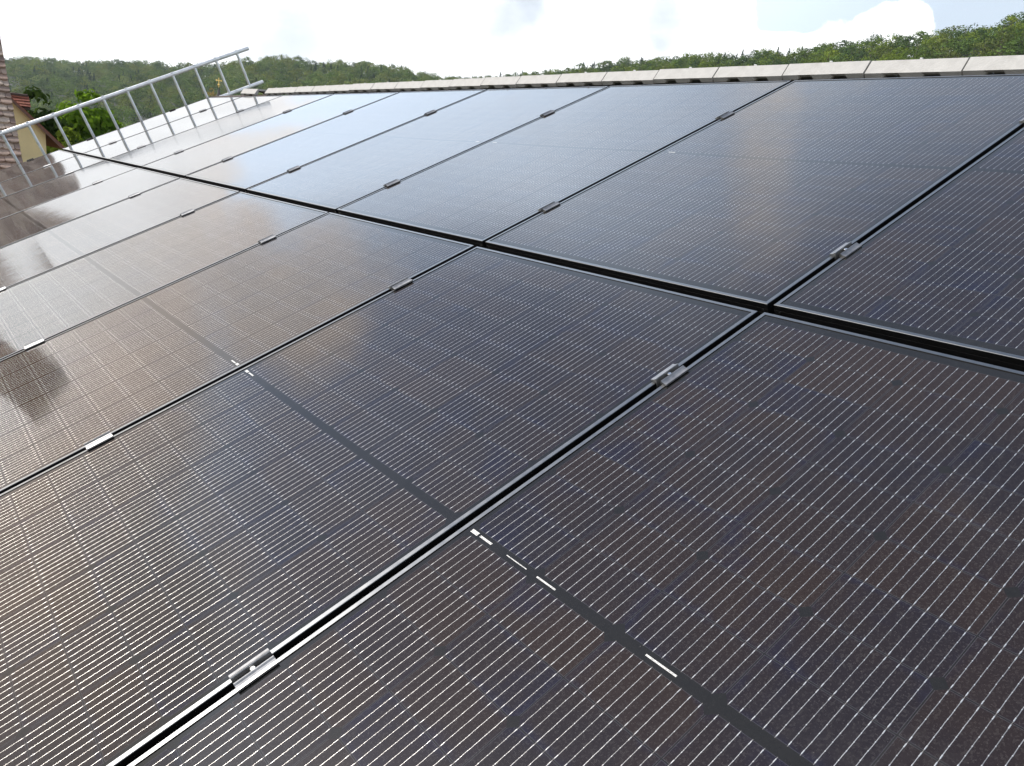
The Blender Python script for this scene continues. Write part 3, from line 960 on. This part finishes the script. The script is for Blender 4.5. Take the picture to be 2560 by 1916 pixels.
# ------------------------------------------------------------------ church spire in the valley
ch = empty('church_tower', Matrix.Translation((0, 0, 0)), label='dark pointed church spire with a gilded cross, seen between the ladder rungs', cat='church tower')
YC = 180.0
apx = cam_pt(17.8, 3.36, YC)
b = MB()
ring = [(math.cos(2*math.pi*(i + 0.5)/8), math.sin(2*math.pi*(i + 0.5)/8)) for i in range(8)]
lv = [(0.0, 0.03), (-1.0, 0.24), (-2.8, 0.74), (-6.0, 1.6), (-8.5, 2.35), (-9.6, 3.1)]
vs = [(apx.x + r_*q[0], apx.y + r_*q[1], apx.z + h_) for h_, r_ in lv for q in ring]
fs = [(a*8 + i, a*8 + (i+1) % 8, (a+1)*8 + (i+1) % 8, (a+1)*8 + i) for a in range(len(lv)-1) for i in range(8)] + [tuple(range(8))] + [tuple(range(47, 39, -1))]
b.raw(vs, fs)
b.build('spire', M_SLATE, ch)
b = MB()
# post, ball and arms as one turned and flattened piece
b.tube((apx.x, apx.y, apx.z - 0.1), (apx.x, apx.y, apx.z + 1.80), 0.075, 8)
for k in range(6):
    z0_, z1_ = -0.27 + 0.09*k, -0.27 + 0.09*(k+1)
    rad = lambda q: 0.27*math.sqrt(max(0.02, 1 - (q/0.275)**2))
    b.tube((apx.x, apx.y, apx.z + 0.35 + z0_), (apx.x, apx.y, apx.z + 0.35 + z1_), rad(z0_), 12, r2=rad(z1_))
b.box((apx.x - 0.52, apx.y - 0.06, apx.z + 1.18), (apx.x + 0.52, apx.y + 0.06, apx.z + 1.34))
b.box((apx.x - 0.58, apx.y - 0.07, apx.z + 1.10), (apx.x - 0.48, apx.y + 0.07, apx.z + 1.42))
b.box((apx.x + 0.48, apx.y - 0.07, apx.z + 1.10), (apx.x + 0.58, apx.y + 0.07, apx.z + 1.42))
b.build('cross', M_GOLD, ch)
b = MB()
b.box((apx.x - 2.6, apx.y - 2.6, GROUND_Z), (apx.x + 2.6, apx.y + 2.6, apx.z - 9.6))
b.build('tower_wall', M_STONE, ch)

# ------------------------------------------------------------------ ground and hills
M_GRASS = simple('valley_grass', (0.055, 0.075, 0.025), 0.95, 0, 0.3, 0.05)
M_FLOOR = simple('forest_floor', (0.012, 0.018, 0.007), 0.95, 0, 0.3, 0.05)
rings_ = [0, 6, 15, 40, 100, 250, 500, 900, 1300, 1500]
V, F = [(0, 0, GROUND_Z)], []
for r_ in rings_[1:]:
    for k in range(48):
        t = 2*math.pi*k/48
        V.append((r_*math.sin(t), r_*math.cos(t), GROUND_Z))
bm = MB()
fs = [(0, 1 + (k+1) % 48, 1 + k) for k in range(48)]
for a in range(len(rings_) - 2):
    for k in range(48):
        fs.append((1 + a*48 + k, 1 + a*48 + (k+1) % 48, 1 + (a+1)*48 + (k+1) % 48, 1 + (a+1)*48 + k))
bm.raw(V, fs)
bm.build('ground', M_GRASS, kind='structure')

SKY_L = [(-40, 3.0), (-10, 3.0), (6.24, 3.3), (7.16, 3.48), (8.22, 3.53), (9.94, 3.66), (12.13, 3.97), (13.64, 4.13), (15.06, 4.18), (16.83, 4.41), (18.03, 4.57), (19.33, 5.0), (20.64, 5.31),
         (21.85, 5.46), (23.76, 5.46), (25.13, 5.69), (26.52, 5.78), (27.95, 5.75), (29.37, 5.75), (30.82, 5.56), (31.92, 5.45), (33.44, 5.3), (36, 4.8), (40, 3.5), (48, 0.5)]
SKY_R = [(24, 1.0), (28, 3.8), (31.0, 5.15), (32.5, 5.50), (34.53, 5.80), (36.38, 6.15), (37.91, 6.35), (40.24, 6.80), (41.38, 7.12), (42.88, 7.40), (44.19, 7.62), (44.96, 7.74), (47.0, 8.02), (49.32, 8.28), (51.8, 8.55),
         (54.53, 8.85), (55.5, 9.02), (57.25, 9.35), (58.44, 9.42), (59.86, 9.58), (61.53, 9.98), (62.9, 10.15), (63.87, 10.38), (64.83, 10.55), (65.77, 10.78), (66.67, 10.98), (70, 11.6), (80, 12.5), (100, 13), (120, 10)]
def interp(tab, a):
    return float(np.interp(a, [t[0] for t in tab], [t[1] for t in tab]))
def dist_L(a): return float(np.interp(a, [-40, 6, 20, 33, 48], [1050, 900, 640, 560, 520]))
def dist_R(a): return float(np.interp(a, [24, 33, 40, 50, 60, 68, 90, 120], [900, 760, 560, 430, 370, 340, 330, 330]))
class Hill:
    def __init__(self, tab, dist, tree_h, base, a0, a1):
        self.tab, self.dist, self.th, self.base, self.a0, self.a1 = tab, dist, tree_h, base, a0, a1
    def crest(self, a):
        d = self.dist(a)
        return d, CAM.z + d*math.tan(R(interp(self.tab, a))) - self.th
    def height(self, a, r):
        d, zc = self.crest(a)
        rb = d*self.base
        if r <= rb: return GROUND_Z - 0.5
        if r <= d:
            t = (r - rb)/(d - rb)
            return GROUND_Z - 0.5 + (zc - GROUND_Z + 0.5)*(0.75*t + 0.25*math.sin(t*math.pi/2))
        t = min(1.0, (r - d)/(d*0.9))
        return zc - (zc - GROUND_Z + 1)*t*t*0.6 - 6*t
    def pos(self, a, r):
        return (CAM.x + r*math.sin(R(a)), CAM.y + r*math.cos(R(a)), self.height(a, r))
    def build(self, name):
        A = np.linspace(self.a0, self.a1, 90)
        T = np.linspace(0, 1, 40)
        V = []
        for a in A:
            d = self.dist(a)
            for t in T:
                r = d*(self.base*0.98 + t*(1.42 - self.base))
                V.append(self.pos(a, r))
        nt = len(T)
        F = [(i*nt + j, i*nt + j + 1, (i+1)*nt + j + 1, (i+1)*nt + j) for i in range(len(A)-1) for j in range(nt-1)]
        me = np_mesh(name, np.array(V), np.array(F), M_FLOOR, smooth=True)
        return link(name, me, kind='structure')
HL = Hill(SKY_L, dist_L, 7.0, 0.42, -40, 48)
HR = Hill(SKY_R, dist_R, 6.5, 0.30, 24, 120)
HL.build('hill'); HR.build('hill')

# ------------------------------------------------------------------ tree crowns
def leaf_quads(C, N, size, r_, jit=0.26):
    """little leaf-clump quads at centres C facing roughly N"""
    n = len(C)
    N = N + r_.normal(0, jit, N.shape)
    N /= np.linalg.norm(N, axis=1, keepdims=True) + 1e-9
    A = np.cross(N, r_.normal(0, 1, N.shape)); A /= np.linalg.norm(A, axis=1, keepdims=True) + 1e-9
    B = np.cross(N, A)
    s = (size*r_.uniform(0.55, 1.35, n))[:, None]
    q = r_.uniform(0.55, 1.0, n)[:, None]
    P = np.stack([C - A*s, C + B*s*q*0.7 + N*s*0.15, C + A*s, C - B*s*q*0.7 + N*s*0.15], 1).reshape(-1, 3)
    F = np.arange(4*n).reshape(-1, 4)
    return P, F
def broad_crown(seed, n_leaf, size, lobes=9, wide=0.42, low=0.22, puff=1.0):
    """unit-height broadleaf crown: lobes of leaf clumps with an uneven outline and holes"""
    r_ = np.random.default_rng(seed)
    cs, rs = [], []
    for i in range(lobes):
        h = r_.uniform(low + 0.12, 0.84)
        k = math.sin(math.pi*min(1, max(0.0, (h - low + 0.10)/(1.05 - low))))**0.7
        ang = 2*math.pi*(i*0.618 + r_.uniform(0, 0.12))
        rad = wide*k*r_.uniform(0.35, 0.75)
        cs.append((rad*math.cos(ang), rad*math.sin(ang), h)); rs.append(r_.uniform(0.13, 0.24)*(0.7 + wide)*puff)
    cs.append((0, 0, 1.0 - 0.14*puff)); rs.append(0.14*puff)
    cs.append((0.03, 0, 0.78)); rs.append(0.20*max(0.75, puff)*(0.55 + wide))
    cs.append((0, 0.03, 0.55)); rs.append(0.22*max(0.75, puff)*(0.55 + wide))
    cs, rs = np.array(cs), np.array(rs)
    w = rs**2/np.sum(rs**2)
    pick = r_.choice(len(cs), n_leaf, p=w)
    d = r_.normal(0, 1, (n_leaf, 3)); d /= np.linalg.norm(d, axis=1, keepdims=True)
    d[:, 2] = np.where(d[:, 2] < -0.35, -d[:, 2]*0.6, d[:, 2])
    rr = rs[pick][:, None]*r_.uniform(0.40, 1.0, (n_leaf, 1))**0.5*1.05
    C = cs[pick] + d*rr*np.array([1, 1, 0.85])
    P, F = leaf_quads(C, d, size, r_)
    return P, F
def fir_crown(seed, n_leaf, size, wide=0.16):
    r_ = np.random.default_rng(seed)
    t = r_.uniform(0, 1, n_leaf)**0.72           # 0 top .. 1 bottom
    tier = np.floor(t*11)/11 + r_.uniform(0, 1, n_leaf)*0.085
    rad = wide*(0.04 + tier)*(0.75 + 0.35*np.abs(np.sin(t*34)))*r_.uniform(0.5, 1.05, n_leaf)
    ang = r_.uniform(0, 2*math.pi, n_leaf)
    C = np.stack([rad*np.cos(ang), rad*np.sin(ang), 1.0 - 0.9*t - rad*0.25], 1)
    d = np.stack([np.cos(ang), np.sin(ang), np.full(n_leaf, 0.55)], 1)
    tip = np.array([[0, 0, 1.0 - 0.02*k] for k in range(6)])
    C = np.vstack([C, tip]); d = np.vstack([d, np.tile([[0.3, 0.2, 1.0]], (6, 1))])
    sz = size
    P, F = leaf_quads(C, d, sz, r_)
    return P, F
def trunk_mesh(name, h, r0, limbs, seed):
    r_ = random.Random(seed)
    b = MB()
    b.tube((0, 0, -0.02*h), (0.01*h, 0, h*0.45), r0, 8, r2=r0*0.7)
    b.tube((0.01*h, 0, h*0.45), (0, 0.01*h, h*0.82), r0*0.7, 8, r2=r0*0.2)
    for i in range(limbs):
        a = 2*math.pi*i*0.618
        z = h*r_.uniform(0.28, 0.6)
        b.tube((0.006*h, 0, z), (0.26*h*math.cos(a)*r_.uniform(.7, 1.1), 0.26*h*math.sin(a)*r_.uniform(.7, 1.1), z + h*r_.uniform(0.14, 0.24)), r0*0.42, 6, r2=r0*0.1)
    return b.mesh(name, M_BARK)

FAR_B = [broad_crown(20 + i, 400, 0.037, lobes=8 + i % 3, wide=0.40 + 0.05*(i % 3), low=0.12) for i in range(6)]
FAR_F = [fir_crown(40 + i, 320, 0.036, wide=0.23 + 0.04*i) for i in range(3)]
MATS = ['mid', 'olive', 'deep', 'pale', 'lime', 'fir', 'sunny']
ML = [LEAF[k] for k in MATS]
tree_mesh_cache = {}
def far_tree_mesh(kind, var, mat):
    key = (kind, var, mat)
    if key not in tree_mesh_cache:
        P, F = (FAR_B if kind == 'b' else FAR_F)[var]
        tree_mesh_cache[key] = np_mesh('crown', P, F, LEAF[mat])
    return tree_mesh_cache[key]
far_trunk = trunk_mesh('trunk', 1.0, 0.022, 4, 3)

def scatter(hill, a0, a1, t0, t1, sp, seed):
    """jittered tree places on a hill; t = share of the way from foot to crest"""
    r_ = np.random.default_rng(seed)
    out = []
    dmid = hill.dist((a0 + a1)/2)
    n_rows = int(dmid*(t1 - t0)/sp) + 1
    for k in range(n_rows):
        t = t0 + (t1 - t0)*k/max(1, n_rows - 1)
        a = a0
        while a < a1:
            d = hill.dist(a)
            r = d*t + r_.uniform(-0.42, 0.42)*sp
            aj = a + math.degrees(r_.uniform(-0.42, 0.42)*sp/r)
            if a0 <= aj <= a1: out.append((aj, r))
            a += math.degrees(sp/(d*t))
    return out, r_

def ridge_el(a):
    return float(np.interp(a, [20.67, 24.67, 32.49, 39.63, 49.87, 59.54, 67.48], [3.7, 4.24, 5.4, 6.49, 7.85, 8.75, 9.28]))
placed = []     # (hill, az, r, height, kind, var, mat, turn)
# left hill
pts, r_ = scatter(HL, 3.0, 37.0, 0.40, 1.06, 8.6, 11)
clump = lambda a, r: 0.5 + 0.5*math.sin(a*1.9 + r*0.021)*math.cos(a*0.83 - r*0.013)
for a, r in pts:
    crest = r/HL.dist(a)
    u = r_.uniform()
    c = clump(a, r)
    if u < (0.36 if c > 0.62 else 0.07) and not (0.95 < crest < 1.05 and u > 0.12):
        kind, mat, h = 'f', 'fir', r_.uniform(7.5, 10.5)
    else:
        kind = 'b'
        h = r_.uniform(6.5, 12.0)
        mat = r_.choice(['mid', 'deep', 'olive', 'pale'], p=[0.42, 0.28, 0.20, 0.10] if a < 18 else [0.38, 0.16, 0.30, 0.16])
    placed.append(('L', a, r, h, kind, int(r_.integers(0, 6 if kind == 'b' else 3)), mat, r_.uniform(0, 6.28)))
# right hill
pts, r_ = scatter(HR, 30.5, 74.0, 0.70, 1.07, 7.0, 12)
for a, r in pts:
    crest = r/HR.dist(a)
    u = r_.uniform()
    if (crest > 0.95 and u < (0.5 if a < 54.5 else 0.13)) or u < 0.05:
        kind, mat, h = 'f', 'fir', r_.uniform(6.5, 10.0) if crest > 0.95 else r_.uniform(6, 8)
    else:
        kind = 'b'
        h = r_.uniform(5.0, 10.0)
        mat = r_.choice(['mid', 'olive', 'sunny', 'deep', 'lime'], p=[0.18, 0.12, 0.36, 0.28, 0.06])
    placed.append(('R', a, r, h, kind, int(r_.integers(0, 6 if kind == 'b' else 3)), mat, r_.uniform(0, 6.28)))

def build_forest():
    vis = []
    for i, (hn, a, r, h, kind, var, mat, turn) in enumerate(placed):
        hill = HL if hn == 'L' else HR
        z = hill.height(a, r)
        top_el = math.degrees(math.atan2(z + h - CAM.z, r))
        crest = r/hill.dist(a)
        lim = ridge_el(a) if a > 19.5 else 1.0
        in_view = 5.9 < a < 67.6 and top_el > lim + 0.12 and crest < 1.035
        if in_view:
            # the crest line and the near slope show single trees
            score = h/r + (0.012 if hn == 'R' else 0.0) + (0.004 if 0.975 < crest < 1.03 else 0.0)
            vis.append((score, i))
    vis.sort(reverse=True)
    single = set(i for _, i in vis[:285])
    stuffV, stuffF, stuffM = {'L': [], 'R': []}, {'L': [], 'R': []}, {'L': [], 'R': []}
    cnt = {'L': 0, 'R': 0}
    KIND = {('R', 'f'): ('conifer', 'dark pointed conifer rising from the wooded slope on the right', 'conifers on the right-hand wooded slope'),
            ('L', 'f'): ('conifer', 'dark pointed conifer on the wooded hill across the valley', 'conifers on the hill across the valley'),
            ('L', 'b'): ('broadleaf_tree', 'green broadleaf tree on the crest of the hill across the valley', 'broadleaf trees on the hill across the valley')}
    RB = {'mid': 'rounded mid green broadleaf tree on the wooded slope behind the ridge tiles',
          'olive': 'olive green broadleaf tree on the wooded slope behind the ridge tiles',
          'pale': 'pale green broadleaf tree on the wooded slope behind the ridge tiles',
          'deep': 'deep green broadleaf tree on the wooded slope behind the ridge tiles',
          'sunny': 'sunlit yellow-green broadleaf tree on the wooded slope behind the ridge tiles',
          'lime': 'yellowish lime broadleaf tree on the wooded slope behind the ridge tiles'}
    for i, (hn, a, r, h, kind, var, mat, turn) in enumerate(placed):
        hill = HL if hn == 'L' else HR
        p = hill.pos(a, r)
        wsc = h*(1.0 if kind == 'f' else 0.95 + 0.45*((turn*7.3) % 1.0))
        if i in single:
            if hn == 'R' and kind == 'b':
                nm, lab, grp = 'broadleaf_tree', RB[mat], 'broadleaf trees on the slope behind the ridge, ' + mat
            else:
                nm, lab, grp = KIND[(hn, kind)]
            t = empty(nm, None, label=lab, cat='tree', group=grp)
            t.location = p; t.rotation_euler = (0, 0, turn); t.scale = (wsc, wsc, h)
            link('crown', far_tree_mesh(kind, var, mat), t)
            link('trunk', far_trunk, t)
        else:
            P, F = (FAR_B if kind == 'b' else FAR_F)[var]
            c_, s_ = math.cos(turn), math.sin(turn)
            Q = np.empty_like(P)
            Q[:, 0] = (P[:, 0]*c_ - P[:, 1]*s_)*wsc + p[0]
            Q[:, 1] = (P[:, 0]*s_ + P[:, 1]*c_)*wsc + p[1]
            Q[:, 2] = P[:, 2]*h + p[2]
            stuffV[hn].append(Q); stuffF[hn].append(F + cnt[hn]); stuffM[hn].append(np.full(len(F), MATS.index(mat)))
            cnt[hn] += len(P)
    for hn, lab in (('L', 'far wooded hillside of mixed green trees across the valley'), ('R', 'rest of the mixed wood on the slope behind the ridge')):
        me = np_mesh('forest', np.vstack(stuffV[hn]), np.vstack(stuffF[hn]), ML, np.concatenate(stuffM[hn]))
        link('forest', me, label=lab, cat='forest', kind='stuff')
build_forest()

# trees that stand out by themselves
def lone_tree(name, label, az_, r, hill, h, mat, seed, wide=0.5, dz=0.0, leaf=700, size=0.027):
    t = empty(name, None, label=label, cat='tree')
    p = hill.pos(az_, r)
    t.location = (p[0], p[1], p[2] + dz); t.scale = (h, h, h)
    P, F = broad_crown(seed, leaf, size, lobes=12, wide=wide, low=0.12)
    link('crown', np_mesh('crown', P, F, LEAF[mat]), t)
    link('trunk', far_trunk, t)
lone_tree('broadleaf_tree', 'broad dark rounded tree topping the skyline right of the cumulus cloud', 59.3, dist_R(59.3)*0.985, HR, 11.5, 'deep', 301, 0.62)
lone_tree('broadleaf_tree', 'bushy round tree standing up on the skyline above the middle ridge tiles', 44.25, dist_R(44.25)*0.98, HR, 10.5, 'olive', 302, 0.6)
lone_tree('broadleaf_tree', 'bright yellow-green tree just above the ridge tiles at the right', 62.2, dist_R(62.2)*0.86, HR, 7.0, 'lime', 303, 0.95, 0.6)
lone_tree('broadleaf_tree', 'small golden autumn tree left of the church cross', 17.35, dist_L(17.35)*0.66, HL, 8.5, 'gold', 304, 0.5)
lone_tree('broadleaf_tree', 'pale yellow-green tree high on the far hillside at the left', 7.75, dist_L(7.75)*0.80, HL, 15.0, 'lime', 305, 0.6)

# near trees in the neighbouring gardens
def near_tree(name, label, az_, el_top, Y, h, wide, mat, seed, n_leaf, size, lobes, low=0.15, puff=0.6):
    tp = cam_pt(az_, el_top, Y)
    t = empty(name, None, label=label, cat='tree')
    t.location = (tp.x, tp.y, tp.z - h); t.scale = (h, h, h)
    P, F = broad_crown(seed, n_leaf, size/h, lobes=lobes, wide=wide, low=low, puff=puff)
    link('crown', np_mesh('crown', P, F, LEAF[mat]), t)
    link('trunk', trunk_mesh('trunk', 1.0, 0.022, 9, seed), t)
near_tree('garden_tree', 'bright green garden tree with big leaves behind the ladder', 10.35, 2.45, 33.0, 6.2, 0.29, 'near', 401, 5200, 0.125, 34, 0.2, 0.46)
near_tree('garden_tree', 'dark green leafy tree behind the small red roof', 7.6, 2.15, 31.0, 6.0, 0.25, 'shade', 402, 5200, 0.12, 34, 0.2, 0.50)
near_tree('garden_tree', 'low bright green tree beside the array edge, right of the taller garden tree', 12.7, 0.25, 36.0, 4.2, 0.40, 'near', 403, 3600, 0.11, 22, 0.2, 0.55)
near_tree('garden_bush', 'yellow-green bushy tree at the end of the brown bargeboard', 9.2, 0.05, 29.0, 4.6, 0.30, 'hedge', 404, 4200, 0.10, 26, 0.2, 0.50)

# ------------------------------------------------------------------ summer haze between the hills
hz, g = new_mat('thin_air')
hv = g.n('ShaderNodeVolumePrincipled', {'Color': (0.86, 0.93, 1.0, 1.0), 'Density': 0.00013, 'Anisotropy': 0.3})
g.n('ShaderNodeOutputMaterial', {'Volume': hv})
b = MB()
b.box((-1560, -1560, GROUND_Z - 3.0), (1560, 1560, 150.0))
b.build('haze', hz, kind='stuff', label='thin bluish summer haze in the valley')
